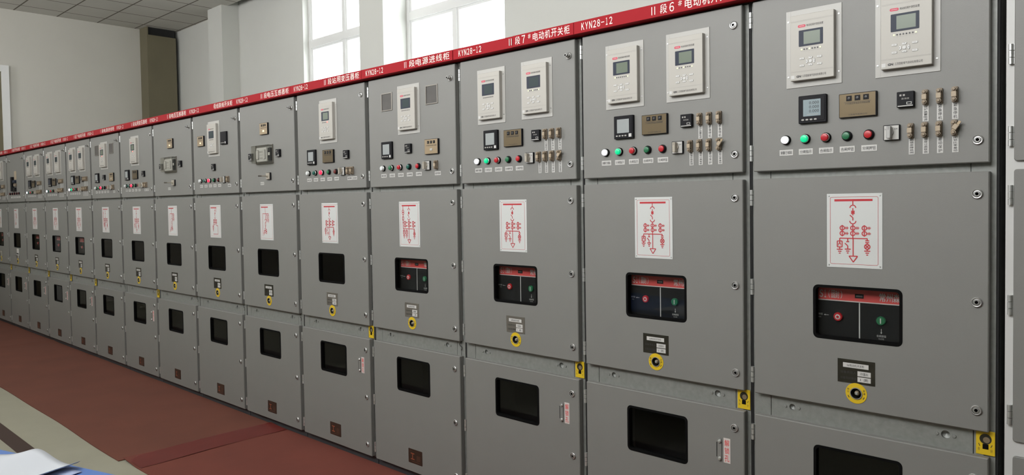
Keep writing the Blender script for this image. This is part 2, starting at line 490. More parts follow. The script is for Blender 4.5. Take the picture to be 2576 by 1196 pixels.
def door_fn_(z0, z1, win=None, extra=()):
    def fn(b):
        holes = [rrect(WX0, WX1, win[0], win[1], 0.016)] if win else []
        holes += list(extra)
        b.prism(rrect(DX0, DX1, z0, z1, 0.003, 2), 0.0, 0.026, GREY, 0.003, holes)
    return fn

def gasket_fn(win):
    def fn(b):
        o = rrect(WX0 - 0.003, WX1 + 0.003, win[0] - 0.003, win[1] + 0.003, 0.018)
        i = rrect(WX0 + 0.0065, WX1 - 0.0065, win[0] + 0.0065, win[1] - 0.0065, 0.012)
        b.prism(o, -0.002, 0.024, RUBBER, 0.001, [i])
    return fn
def pane_fn(win):
    def fn(b):
        b.prism(rrect(WX0 + 0.005, WX1 - 0.005, win[0] + 0.005, win[1] - 0.005, 0.01), 0.010, 0.0125, PANE)
    return fn

def lock_fn(b):
    b.lathe([(0.0155, 0.0), (0.0155, -0.0045), (0.0135, -0.0065), (0.0115, -0.006), (0.0112, -0.004), (0.0088, -0.0045), (0.0075, -0.0065), (0.0050, -0.0065), (0.0046, 0.0), (0, 0.0)],
            (0, 0), CHROME, 20, [CHROME, CHROME, CHROME, RUBBER, CHROME, CHROME, CHROME, RUBBER, RUBBER])
def lock_pin_fn(b):
    lock_fn(b)
    b.lathe([(0.0098, 0.0), (0.0098, -0.015), (0.0078, -0.017), (0.0078, -0.027), (0.0045, -0.028), (0.0045, -0.022), (0, -0.022)], (0, 0), BRASS, 14,
            [NP_GR, SW_KNOB, SW_KNOB, SW_KNOB, RUBBER, RUBBER])
def hinge_fn(b):
    for i in range(3):
        z = -0.030 + i * 0.0205
        b.zcyl(0, -0.002, 0.0062, z, z + 0.0185, HINGE, 12)
        b.box(-0.002, 0.008, 0.002, 0.006, z, z + 0.0185, HINGE)

def sign_fn(left, right, split):
    def fn(b):
        z0, z1, y = 2.3325, 2.3865, -0.032
        xs = [0.001, 0.428, 0.799] if split else [0.001, 0.799]
        for k in range(len(xs) - 1):
            yy = y + (0.003 if split and k == 0 else 0)
            b.prism(rrect(xs[k], xs[k + 1] - (0.002 if k == 0 and split else 0), z0, z1), yy, YF, RED, 0.0012)
        b.box(0.009, 0.791, 0.0275, 0.05, 2.3255, z1, INNER)  # added dark strip behind the sign, stops light leaking under it
        b.signtext(left, 0.041, 0.213, 2.3440, 2.3755, y - 0.0006 + (0.003 if split else 0), WHITE_INK, 0.012, 0.74)
        rest = right
        if rest.startswith('II'):
            for x in (0.404, 0.418):
                b.box(x, x + 0.0035, y - 0.0006, y + 0.002, 2.3435, 2.3765, WHITE_INK)
            rest = rest[2:]; xa = 0.442
        elif rest.startswith('I'):
            b.box(0.412, 0.4155, y - 0.0006, y + 0.002, 2.3435, 2.3765, WHITE_INK)
            rest = rest[1:]; xa = 0.442
        else:
            xa = 0.47
        b.signtext(rest, xa, 0.780, 2.3415, 2.3790, y - 0.0006, WHITE_INK, 0.005, 0.86)
    return fn

def relay_body_fn(title):
    def fn(b):
        # origin at the plate's lower left corner; plate 0.194 x 0.276
        W, H = 0.194, 0.276
        b.prism(rrect(0, W, 0, H), -0.0025, 0.0, IVORYB, 0.0006)
        for x in (0.008, 0.184):
            for z in (0.040, 0.238):
                b.lathe([(0.0035, -0.0025), (0.003, -0.0042), (0, -0.0045)], (x, z), HINGE, 10)
                b.seg(x - 0.002, z - 0.001, x + 0.002, z + 0.001, 0.0008, -0.0047, INK)
        b.box(0.016, 0.0168, -0.0028, -0.001, 0, H, LINE)
        f0, f1, g0, g1, y = 0.0225, 0.1745, 0.0225, 0.2535, -0.0225
        b.prism(rrect(f0, f1, g0, g1, 0.002, 2), y, -0.002, IVORY, 0.0015)
        for z in (0.2325, 0.2295, 0.0545, 0.0520):
            b.box(f0 + 0.003, f1 - 0.003, y - 0.0003, y + 0.001, z, z + 0.0006, LINE)
        b.prism(rrect(0.0505, 0.0775, 0.2085, 0.2175, 0.0042), y - 0.0004, y + 0.001, PILL)
        b.box(0.055, 0.073, y - 0.0007, y, 0.2122, 0.2138, PALE_PINK)
        b.text(title, 0.081, 0.139, 0.2090, 0.2172, y - 0.0004, INK)
        b.text('江苏国能电气自动化有限公司', 0.0655, 0.148, 0.0325, 0.0410, y - 0.0004, INK)
        b.text('GN', 0.0445, 0.0612, 0.0325, 0.0405, y - 0.0004, INK, 0.05)
        b.box(0.0256, 0.0376, y - 0.0003, y + 0.001, 0.0300, 0.0420, KEY)     # small printed square, its code left out
    return fn
def relay_screen_fn(lcd):
    def fn(b):
        y = -0.0225
        b.prism(rrect(0.0535, 0.138, 0.141, 0.198, 0.002, 2), y - 0.0008, y + 0.001, NAVY, 0.0003)
        b.sheet(rrect(0.071, 0.128, 0.1475, 0.191), y - 0.0011, lcd)
    return fn
def relay_leds_fn(pat):
    def fn(b):
        y = -0.0225
        for i, ch in enumerate(pat):
            x = 0.0635 + i * 0.0093
            b.lathe([(0.0027, y), (0.0027, y - 0.0008), (0, y - 0.0012)], (x, 0.1305), {'1': LED_ON, '0': LED_OFF, 'r': LED_RED, '.': LINE}[ch], 10)
            b.box(x - 0.0028, x + 0.0028, y - 0.0003, y + 0.0005, 0.1235, 0.1250, LINE)
        if 'r' in pat:
            b.lathe([(0.0042, y), (0.0042, y - 0.0016), (0, y - 0.003)], (0.0635 + pat.index('r') * 0.0093, 0.1305), LED_RED, 12)
    return fn
def relay_keys_fn(b):
    y = -0.0225; cx, cz = 0.0945, 0.0865
    b.lathe([(0.0062, y), (0.0062, y - 0.0012), (0.005, y - 0.0018), (0, y - 0.0018)], (cx, cz), KEY, 16)
    for k in range(4):
        a0 = k * PI / 2
        pts = []
        for i in range(7):
            a = a0 - 0.55 + 1.1 * i / 6
            pts.append((cx + 0.0165 * math.cos(a), cz + 0.0165 * math.sin(a)))
        for i in range(7):
            a = a0 + 0.45 - 0.9 * i / 6
            pts.append((cx + 0.0085 * math.cos(a), cz + 0.0085 * math.sin(a)))
        b.prism(pts, y - 0.0016, y, KEY, 0.0005, side=LINE)
        q, r2 = 0.0130, 0.0020
        ca, sa = math.cos(a0), math.sin(a0)
        b.sheet([(cx + q * ca + r2 * ca, cz + q * sa + r2 * sa), (cx + q * ca - r2 * sa, cz + q * sa + r2 * ca), (cx + q * ca + r2 * sa, cz + q * sa - r2 * ca)], y - 0.0018, INK)
    for x in (0.0645, 0.1255):
        for z in (0.0735, 0.0985):
            b.prism(rrect(x - 0.0085, x + 0.0085, z - 0.0038, z + 0.0038, 0.002, 2), y - 0.0016, y, KEY, 0.0005, side=LINE)
            b.box(x - 0.0035, x + 0.0035, y - 0.0018, y - 0.001, z - 0.0008, z + 0.0008, LINE)

def meter_fn(sq):
    def fn(b):      # 96 mm square instrument, origin at its centre
        b.prism(rrect(-0.049, 0.049, -0.049, 0.049, 0.003, 2), -0.013, 0.0, BLACK, 0.002)
        b.prism(rrect(-0.043, 0.043, -0.041, 0.043, 0.002, 2), -0.0142, -0.012, BLACK, 0.0005)
        for i in range(4):
            x = -0.0325 + i * 0.0147
            b.prism(rrect(x - 0.005, x + 0.005, -0.0395, -0.0335, 0.0025, 2), -0.0152, -0.013, LINE, 0.0004)
        if sq:
            b.box(0.028, 0.042, -0.0146, -0.0135, -0.0430, -0.0290, KEY)
    return fn
def meter_screen_fn(lcd, digits):
    def fn(b):
        b.sheet(rrect(-0.031, 0.030, -0.0245, 0.034), -0.0146, lcd)
        if digits:
            for i in range(3):
                z = 0.0215 - i * 0.0145
                b.text('0.000', -0.010, 0.0245, z - 0.0045, z + 0.0055, -0.0149, INK)
            b.box(-0.018, 0.022, -0.0149, -0.0147, -0.0195, -0.0180, LINE)
    return fn

def indicator_fn(gold, w, h):
    def fn(b):      # voltage presence indicator, origin centre
        b.prism(rrect(-w / 2, w / 2, -h / 2, h / 2, 0.002, 2), -0.011, 0.0, BLACK, 0.001)
        m = GOLD if gold else BRONZE
        b.sheet(rrect(-w / 2 + 0.002, w / 2 - 0.004, -h / 2 + 0.002, h / 2 - 0.002), -0.0113, m)
        if gold:
            b.prism(rrect(-0.011, 0.011, -h * 0.28, -h * 0.12, 0.003, 2), -0.0135, -0.011, WARM if gold == 2 else IVORY, 0.001)
            b.text('户内高压带电显示装置', -w * 0.38, w * 0.38, 0.002, 0.009, -0.0116, INK)
        else:
            b.text('户内高压带电显示闭锁装置', -w * 0.33, w * 0.33, 0.003, 0.0095, -0.0116, INK)
            b.box(-w * 0.36, w * 0.36, -0.0116, -0.0112, 0.0105, 0.0113, INK)
            b.text('江苏电气有限公司', -w * 0.25, w * 0.25, -h * 0.42, -h * 0.36, -0.0116, INK)
    return fn
def indicator_windows_fn(w, h, gold):
    def fn(b):
        s = 0.0088 if not gold else 0.0075
        for i in (-1, 0, 1):
            x = i * (0.0275 if not gold else 0.024)
            z = h * 0.29
            b.box(x - s, x + s, -0.0125, -0.0112, z - s, z + s, BLACK)
            b.lathe([(s * 0.55, -0.0125), (s * 0.5, -0.0140), (0, -0.0145)], (x, z), LED_OFF, 10)
    return fn
def module_fn(b):   # 48 mm square black module
    b.prism(rrect(-0.0255, 0.0255, -0.0255, 0.0255, 0.002, 2), -0.015, 0.0, BLACK, 0.0015)
    b.box(-0.0225, 0.0225, -0.0154, -0.0145, -0.0225, -0.0195, SW_FACE)
    b.box(0.004, 0.019, -0.0158, -0.0145, -0.0170, -0.0085, SW_FACE)
    b.box(0.006, 0.017, -0.0162, -0.0150, -0.0155, -0.0100, BLACK)
    b.text('温湿度', -0.012, 0.012, 0.000, 0.0055, -0.0154, LINE)
    for x in (-0.014, -0.004):
        b.box(x - 0.003, x + 0.003, -0.0156, -0.0148, 0.011, 0.017, LINE)

def lamp_bezel_fn(black):
    def fn(b):
        m = BLACK if black else HINGE
        b.lathe([(0.0172, 0.0), (0.0172, -0.006), (0.0158, -0.0075), (0.0148, -0.0075)], (0, 0), BLACK if black else RUBBER, 20)
        b.lathe([(0.0148, -0.0075), (0.0148, -0.012), (0.0136, -0.013), (0, -0.013)], (0, 0), m, 20)
    return fn
def lens_fn(m, depth=0.021):
    def fn(b):
        b.lathe([(0.0132, -0.012), (0.0132, -depth + 0.003), (0.0115, -depth), (0.006, -depth - 0.0012), (0, -depth - 0.0015)], (0, 0), m, 20)
    return fn
def label_fn(t, w=0.050, h=0.021):
    def fn(b):
        b.prism(rrect(-w / 2, w / 2, -h / 2, h / 2), -0.0012, 0.0, LABEL, 0.0003)
        b.text(t, -w * 0.42, w * 0.42, -h * 0.30, h * 0.30, -0.0016, INK, 0.004)
    return fn
def vlabel_fn(t):
    def fn(b):
        b.prism(rrect(-0.009, 0.009, -0.0265, 0.0265), -0.0012, 0.0, LABEL, 0.0003)
        b.vtext(t, 0, 0.0110, -0.0245, 0.0245, -0.0016, INK, 0.004)
    return fn

def rotary_fn(b):
    b.prism(rrect(-0.025, 0.025, -0.025, 0.025, 0.002, 2), -0.010, 0.0, BLACK, 0.001)
    b.sheet(rrect(-0.0225, 0.0225, -0.0235, 0.0225), -0.0103, SW_FACE)
    b.text('分闸', -0.021, -0.0125, 0.0085, 0.0135, -0.0106, INK)
    b.text('合闸', 0.008, 0.0185, 0.0085, 0.0135, -0.0106, INK)
    b.text('远方', -0.0095, 0.0005, 0.0150, 0.0205, -0.0106, INK)
def rotary_knob_fn(m):
    def fn(b):
        b.lathe([(0.010, -0.010), (0.010, -0.016), (0.009, -0.0165), (0, -0.0165)], (-0.003, 0), m, 16)
        b.prism(rrect(-0.0095, 0.0035, -0.0205, 0.0205, 0.003, 2), -0.034, -0.016, m, 0.0015)
        b.box(-0.0035, -0.0025, -0.0345, -0.033, 0.008, 0.019, INK)
    return fn
def key_lever_fn(b):
    b.prism(rrect(-0.022, 0.022, -0.023, 0.022, 0.002, 2), -0.017, -0.010, SW_KNOB_T, 0.001)
    b.lathe([(0.009, -0.017), (0.009, -0.022), (0.0042, -0.023), (0.0038, -0.064), (0, -0.064)], (0, 0), SW_KNOB_T, 14)
    b.box(-0.003, 0.003, -0.088, -0.062, -0.006, 0.004, NP_GR)

def term_base_fn(b):
    b.prism(rrect(-0.0085, 0.0085, -0.0245, 0.0245, 0.003, 2), -0.009, 0.0, TAN_DK, 0.001)
    for z in (-0.0155, 0.0155):
        b.lathe([(0.0062, -0.009), (0.0062, -0.014), (0.0052, -0.015), (0.0052, -0.024), (0.004, -0.026), (0, -0.0262)], (0, z), TAN, 10, smooth=False)
        b.lathe([(0.0078, -0.017), (0.0078, -0.0215)], (0, z), TAN, 8, smooth=False)
        b.lathe([(0.0, -0.017), (0.0078, -0.017)], (0, z), TAN, 8, smooth=False)
        b.lathe([(0.0078, -0.0215), (0.0, -0.0215)], (0, z), TAN, 8, smooth=False)
def term_link_fn(b):
    b.prism(rrect(-0.0042, 0.0042, -0.021, 0.021, 0.002, 2), -0.0165, -0.0145, BRASS, 0.0004)
    b.prism(rrect(-0.0072, 0.0072, -0.0085, 0.0085, 0.0015, 2), -0.024, -0.0165, IVORYT, 0.001)
IVORYT = mat('tan_link_cap', (0.360, 0.289, 0.203), 0.45)

def crank_fn(b):
    o = circ(0, 0, 0.0355, 32)
    b.prism(o, -0.0016, 0.0, YELLOW, 0.0003, [circ(0, 0, 0.0195, 24)])
    b.lathe([(0.0205, -0.001), (0.0205, -0.0045), (0.0175, -0.0045), (0.0165, 0.018), (0, 0.018)], (0, 0), BRASS, 24, [CHROME, CHROME, NP_DK, RUBBER])
    b.lathe([(0.0085, 0.018), (0.0085, 0.002), (0.0065, 0.0), (0, 0.0)], (0.001, 0), BRASS, 14)
    b.prism(rrect(-0.0035, 0.0055, -0.0045, 0.0045), -0.0035, 0.002, HINGE, 0.0006)
    for sgn, txt in ((-1, '断开'), (1, '接通')):
        for k, ch in enumerate(txt):
            x, z = sgn * (0.0255 + 0.0012 * k), 0.012 - 0.010 * k
            b.text(ch, x - 0.0034, x + 0.0034, z - 0.0034, z + 0.0034, -0.002, INK)
        b.seg(sgn * 0.027, -0.010, sgn * 0.0225, -0.0175, 0.0026, -0.002, INK)

def interlock_fn(b):
    # yellow operating plate with keyhole; origin bottom left
    key = circ(0.026, 0.050, 0.0165, 20)
    b.prism(rrect(0, 0.051, 0, 0.076), -0.0015, 0.0, YELLOW, 0.0003)
    b.sheet(key, -0.0019, NP_DK); b.sheet(rrect(0.018, 0.034, 0.018, 0.034), -0.0019, RUBBER)
    b.sheet(circ(0.0285, 0.0475, 0.0095, 14), -0.0023, BRASS)
    b.text('合', 0.005, 0.011, 0.012, 0.022, -0.0019, INK); b.text('分', 0.039, 0.045, 0.010, 0.020, -0.0019, INK)
    b.seg(0.007, 0.034, 0.011, 0.026, 0.002, -0.0019, INK); b.seg(0.044, 0.034, 0.040, 0.026, 0.002, -0.0019, INK)

def nameplate_fn(first, m):
    def fn(b):
        b.prism(rrect(-0.0615, 0.0615, -0.041, 0.041), -0.0014, 0.0, m, 0.0003)
        b.box(-0.043, 0.041, -0.0020, -0.001, 0.013, 0.029, LABEL)
        b.text(first, -0.030, 0.027, 0.0165, 0.0255, -0.0023, INK)
        for z, t1, t2 in ((-0.004, '设备责任人', '孙国永'), (-0.024, '设备完好等级', '1 类')):
            b.box(0.005, 0.048, -0.0020, -0.001, z - 0.009, z + 0.008, LABEL)
            b.text(t1, -0.052, 0.001, z - 0.0045, z + 0.0045, -0.0018, INK)
            b.text(t2, 0.014, 0.040, z - 0.0055, z + 0.0045, -0.0023, INK)
    return fn

BK = 2.6992 / 2.7542
def breaker_panel_fn(b):
    b.box(0.12, 0.66, 0.10, 0.14, 0.95, 1.36, BRK)
    y = 0.0992
    b.box(0.2215, 0.5015, y, 0.101, 1.216, 1.262, BRK_RED)
    b.box(0.2215, 0.5015, y, 0.101, 1.2125, 1.216, PALE_PINK); b.box(0.2215, 0.5015, y, 0.101, 1.262, 1.264, PALE_PINK)
    b.box(0.3665, 0.3705, y, 0.101, 0.95, 1.211, LABEL)
    b.signtext('S1(固封)', 0.228, 0.314, 1.223, 1.251, y - 0.0006, KEY, 0.01, 0.92)
    b.signtext('常州森', 0.434, 0.501, 1.222, 1.251, y - 0.0006, KEY, 0.01, 0.92)
    b.box(0.3535, 0.383, y - 0.0015, 0.10, 1.228, 1.243, BLACK)
    b.text('00000', 0.358, 0.379, 1.2325, 1.2385, y - 0.0018, LINE)
    b.text('分闸按钮', 0.212, 0.240, 1.157, 1.1645, y, LABEL); b.text('OPEN', 0.222, 0.234, 1.147, 1.1525, y, LINE)
    b.seg(0.246, 1.159, 0.262, 1.159, 0.0016, y, LABEL); b.sheet([(0.244, 1.159), (0.250, 1.156), (0.250, 1.162)], y - 0.0002, LABEL)
    b.seg(0.441, 1.126, 0.441, 1.111, 0.0016, y, LABEL); b.sheet([(0.441, 1.108), (0.444, 1.114), (0.438, 1.114)], y - 0.0002, LABEL)
    b.text('合闸按钮', 0.4255, 0.4565, 1.0965, 1.1045, y, LABEL); b.text('CLOSE', 0.432, 0.450, 1.088, 1.0935, y, LINE)
    b.v = [(1.258 + (x - 1.258) * BK, yy - 0.055, 1.59 + (z - 1.59) * BK) for x, yy, z in b.v]
def open_button_fn(b):
    b.lathe([(0.0155, 0.10), (0.0155, 0.094), (0.0135, 0.091), (0.009, 0.091)], (0, 0), BTN_R, 20)
    b.lathe([(0.009, 0.091), (0.005, 0.0905)], (0, 0), LABEL, 20)
    b.lathe([(0.005, 0.0905), (0, 0.0905)], (0, 0), BTN_R, 16)
def close_button_fn(b):
    b.lathe([(0.0155, 0.10), (0.0155, 0.094), (0.0135, 0.091), (0, 0.091)], (0, 0), BTN_G, 20)
    b.box(-0.0018, 0.0018, 0.0903, 0.092, -0.009, 0.009, LABEL)

def sticker_fn(b):
    b.prism(rrect(-0.061, 0.061, -0.041, 0.041, 0.004, 2), -0.0012, 0.0, STICKER, 0.0003)
    y = -0.0016
    b.text('注意', -0.048, -0.030, 0.026, 0.034, y, STICK_D)
    b.box(-0.040, -0.008, y, -0.001, 0.012, 0.018, STICK_R); b.box(-0.027, -0.021, y, -0.001, -0.014, 0.012, STICK_R)
    b.box(-0.040, -0.008, y, -0.001, -0.020, -0.014, STICK_R)
    for z in (0.006, -0.002, -0.010, -0.018):
        b.box(0.012, 0.044, y, -0.001, z - 0.0015, z + 0.0015, STICK_D)
    b.box(-0.034, 0.040, y, -0.001, -0.032, -0.029, STICK_D)
def unlock_label_fn(b):
    b.prism(rrect(-0.0145, 0.0145, -0.049, 0.049), -0.0012, 0.0, PALE_PINK, 0.0003)
    b.vtext('解锁孔', 0, 0.020, -0.045, 0.045, -0.0016, RED_INK, 0.005)
def latch_fn(b):
    b.prism(rrect(-0.009, 0.009, -0.046, 0.046, 0.007, 3), -0.004, 0.0, GREY, 0.001, side=GREY)
    b.box(-0.0125, -0.0105, -0.003, 0.0, -0.030, 0.028, INNER)
    for z in (-0.034, 0.034):
        b.lathe([(0.0075, -0.004), (0.0075, -0.007), (0.005, -0.010), (0, -0.0105)], (0.002, z), HINGE, 10)

def diag_fn(kind):
    X = lambda px: (px - 614) / 429 * 0.182
    Z = lambda py: 0.2565 - (py - 176.5) / 575.5 * 0.2565
    def fn(b):
        W, H = 0.182, 0.2565
        b.prism(rrect(0, W, 0, H, 0.001, 1), -0.0015, 0.0, PLATE, 0.0004)
        for x in (0.007, W - 0.007):
            for z in (0.008, H - 0.008):
                b.lathe([(0.003, -0.0015), (0.0024, -0.0028), (0, -0.003)], (x, z), CHROME, 10)
        y = -0.0019; D = DRED; lw = 0.0034
        lift = [0.0]
        def S(x0, y0, x1, y1, w=lw):
            lift[0] += 6e-6; b.seg(X(x0), Z(y0), X(x1), Z(y1), w, y - lift[0], D)
        def C(x, yy, r, a0=0, a1=2 * PI, w=lw):
            lift[0] += 6e-6; b.ring(X(x), Z(yy), r * 0.000434, w, y - lift[0], D, a0, a1, 16)
        # thin border with rounded corners
        o = rrect(X(641), X(1011), Z(724), Z(203), 0.005, 3)
        for i in range(len(o)):
            (xa, za), (xb, zb) = o[i], o[(i + 1) % len(o)]
            b.seg(xa, za, xb, zb, 0.0012, y, D)
        def gnd(x, yy):
            S(x - 23, yy, x + 23, yy); S(x - 13, yy + 15, x + 13, yy + 15); S(x - 7, yy + 30, x + 7, yy + 30)
        def arrester(x, y0):
            S(x, y0, x, y0 + 20)
            for a in ((x - 19, y0 + 22, x + 19, y0 + 22), (x - 19, y0 + 68, x + 19, y0 + 68), (x - 19, y0 + 22, x - 19, y0 + 68), (x + 19, y0 + 22, x + 19, y0 + 68)): S(*a)
            S(x, y0 + 22, x, y0 + 40); S(x - 8, y0 + 40, x + 8, y0 + 40); S(x - 8, y0 + 40, x - 8, y0 + 58, 0.0018); S(x + 8, y0 + 40, x + 8, y0 + 58, 0.0018)
            S(x, y0 + 68, x, y0 + 87); gnd(x, y0 + 87)
        def earth_switch(x, y0):
            S(x, y0, x, y0 + 25); S(x - 12, y0 + 26, x + 12, y0 + 26)
            S(x - 23, y0 + 38, x, y0 + 58); S(x, y0 + 58, x, y0 + 84); gnd(x, y0 + 84)
        def lampsym(x, y0):
            S(x, y0, x, y0 + 16); S(x - 15, y0 + 16, x + 15, y0 + 16); S(x - 15, y0 + 30, x + 15, y0 + 30); S(x, y0 + 30, x, y0 + 42)
            C(x, y0 + 62, 20); S(x - 13, y0 + 49, x + 13, y0 + 75); S(x - 13, y0 + 75, x + 13, y0 + 49); S(x, y0 + 82, x, y0 + 95); gnd(x, y0 + 95)
        def ct(x, yy):
            C(x, yy, 17); S(x + 17, yy, x + 50, yy, 0.0022); S(x + 29, yy - 11, x + 29, yy + 11, 0.0022); S(x + 40, yy - 11, x + 40, yy + 11, 0.0022)
        if kind == 'pt':
            S(650, 225, 880, 225, 0.0072); S(790, 230, 790, 330)
            S(700, 330, 900, 330); S(700, 330, 700, 690)
            for xx in (840, 890):
                S(xx, 330, xx, 350); S(xx - 14, 352, xx + 14, 352); S(xx - 14, 420, xx + 14, 420); S(xx - 14, 352, xx - 14, 420); S(xx + 14, 352, xx + 14, 420); S(xx, 420, xx, 440); gnd(xx, 440)
            S(790, 330, 790, 420); C(790, 440, 20, 0, PI); S(790, 450, 790, 470)
            S(778, 470, 802, 470); S(778, 530, 802, 530); S(778, 470, 778, 530); S(802, 470, 802, 530); S(790, 530, 790, 560)
            for dx, dy in ((0, 0), (26, 22), (-4, 40), (30, 52)): C(786 + dx, 578 + dy, 20)
            S(740, 600, 768, 600); S(740, 600, 740, 640); gnd(740, 640)
            return
        if kind == 'tie':
            S(650, 225, 880, 225, 0.0072); S(870, 230, 870, 300)
        else:
            S(675, 228, 970, 228, 0.0075)
        S(820, 236, 820, 268); C(820, 288, 22, 0, PI)
        S(820, 290, 820, 345); S(808, 310, 833, 335); S(808, 335, 833, 310); S(806, 322, 834, 322)
        S(797, 343, 820, 363); S(820, 363, 820, 385); C(820, 388, 23, PI, 2 * PI); S(820, 408, 820, 530)
        if kind == 'tie':
            for xx in (770, 820, 870):
                for yy in (443, 485): C(xx, yy, 15); S(xx, 425, xx, 508)
            S(740, 523, 820, 523); arrester(740, 523); S(870, 508, 870, 540); S(870, 540, 930, 540); S(930, 540, 930, 690); S(740, 690, 930, 690)
            return
        for xx in (737, 820, 908):
            S(xx, 420, xx, 508)
            for yy in (443, 485): ct(xx, yy)
        S(717, 523, 932, 523); S(822, 523, 822, 658)
        arrester(717, 523); earth_switch(780, 523) if kind != 'incoming' else arrester(772, 523); lampsym(930, 523)
        S(790, 660, 856, 660); S(790, 660, 823, 706); S(856, 660, 823, 706)
        if kind == 'incoming':
            S(700, 236, 700, 290); C(700, 300, 17); C(700, 326, 17); S(700, 343, 700, 372)
            S(686, 372, 714, 372); S(686, 410, 714, 410); S(686, 372, 686, 410); S(714, 372, 714, 410); S(700, 410, 700, 440); S(690, 440, 700, 455); S(710, 440, 700, 455); S(700, 455, 700, 523); S(700, 523, 717, 523)
    return fn

def cover_box_fn(b):      # clear hinged box over a closing meter, origin at its lower left corner
    W, H, D = 0.234, 0.124, 0.042
    t = 0.002
    b.box(0, W, -D, -D + t, 0, H, CLEAR)
    b.box(0, t, -D + t, 0, 0, H, CLEAR); b.box(W - t, W, -D + t, 0, 0, H, CLEAR)
    b.box(t, W - t, -D + t, 0, 0, t, CLEAR); b.box(t, W - t, -D + t, 0, H - t, H, CLEAR)
def cover_frame_fn(b):
    W, H, D = 0.234, 0.124, 0.042
    for x0, x1, z0, z1 in ((-0.004, W + 0.004, -0.004, 0), (-0.004, W + 0.004, H, H + 0.004), (-0.004, 0, 0, H), (W, W + 0.004, 0, H)):
        b.box(x0, x1, -0.008, 0, z0, z1, NP_GR)
def cover_meter_fn(b):
    b.prism(rrect(0.035, 0.180, 0.010, 0.110, 0.006, 2), -0.022, -0.001, KEY, 0.003)
    b.prism(rrect(0.045, 0.078, 0.025, 0.095, 0.012, 3), -0.031, -0.022, SW_FACE, 0.003, side=SW_KNOB)
    b.prism(rrect(0.138, 0.168, 0.025, 0.095, 0.006, 3), -0.029, -0.022, SW_FACE, 0.002, side=SW_KNOB)
    for x in (0.090, 0.106, 0.122):
        b.box(x - 0.004, x + 0.004, -0.0235, -0.022, 0.055, 0.060, LINE); b.box(x - 0.004, x + 0.004, -0.0235, -0.022, 0.072, 0.086, LINE)
    b.box(0.090, 0.128, -0.0232, -0.022, 0.030, 0.040, LINE)
    b.box(0.190, 0.222, -0.016, -0.001, 0.014, 0.104, BLACK); b.box(0.194, 0.218, -0.0175, -0.015, 0.052, 0.072, SW_FACE)
def glass_port_fn(b):     # small glazed inspection port, origin centre
    b.prism(rrect(-0.050, 0.050, -0.052, 0.052), -0.004, 0.0, NP_GR, 0.001, [rrect(-0.0445, 0.0445, -0.0465, 0.0465)])
    b.sheet(rrect(-0.0455, 0.0455, -0.0475, 0.0475), -0.0012, PORT)
PORT = mat('smoked_port', (0.075, 0.070, 0.065), 0.4, noise=0.35, nscale=10, spec=0.25)

# ------------------------------------------------------------------ one cabinet
BAYS = {}
def lamp(t, u, z, kind, lens, dull=False):
    black = kind == 'push_button'
    o = put(kind, black, lamp_bezel_fn(black), t, (u, 0, z))
    if kind == 'push_button':
        put('button_cap', lens.name, lens_fn(lens, 0.017), o)
    else:
        put('lens', lens.name, lens_fn(lens), o)
    return o
def terminal(t, u, z, tilt=0.0):
    o = put('link_terminal', 0, term_base_fn, t, (u, 0, z))
    k = put('link_bar', 0, term_link_fn, o)
    if tilt:
        k.rotation_euler = (0, tilt, 0)
        k.location = (0.006, 0, 0.002)
def relay(t, u, z, title, lcd, leds):
    o = put('protection_relay', title, relay_body_fn(title), t, (u, 0, z))
    put('display_screen', lcd.name, relay_screen_fn(lcd), o)
    put('status_lights', leds, relay_leds_fn(leds), o)
    put('keypad', 0, relay_keys_fn, o)
def meter(t, u, z, lcd, digits=False, sq=True):
    o = put('power_meter', sq, meter_fn(sq), t, (u, 0, z))
    put('display_screen', (lcd.name, digits), meter_screen_fn(lcd, digits), o)
def indicator(t, u, z, gold):
    w, h = (0.122, 0.082) if not gold else (0.112, 0.082)
    o = put('voltage_indicator', gold, indicator_fn(gold, w, h), t, (u, 0, z))
    put('indicator_windows', bool(gold), indicator_windows_fn(w, h, gold), o)
def rotary(t, u, z, knob=None):
    o = put('rotary_switch', 0, rotary_fn, t, (u, 0, z))
    if knob == 'key':
        put('switch_key', 0, key_lever_fn, o)
    else:
        put('switch_knob', (knob or SW_KNOB_T).name, rotary_knob_fn(knob or SW_KNOB_T), o)

L5 = ('弹簧已储能', '分闸指示', '合闸指示', '合闸按钮', '分闸按钮')
def controls(t, us, zl, lenses):
    lamp(t, us[0], zl, 'indicator_lamp', lenses[0]); lamp(t, us[1], zl, 'indicator_lamp', lenses[1]); lamp(t, us[2], zl, 'indicator_lamp', lenses[2])
    lamp(t, us[3], zl, 'push_button', lenses[3]); lamp(t, us[4], zl, 'push_button', lenses[4])
    for u, s in zip(us, L5):
        put('name_label', s, label_fn(s), t, (u, 0, 1.7535))

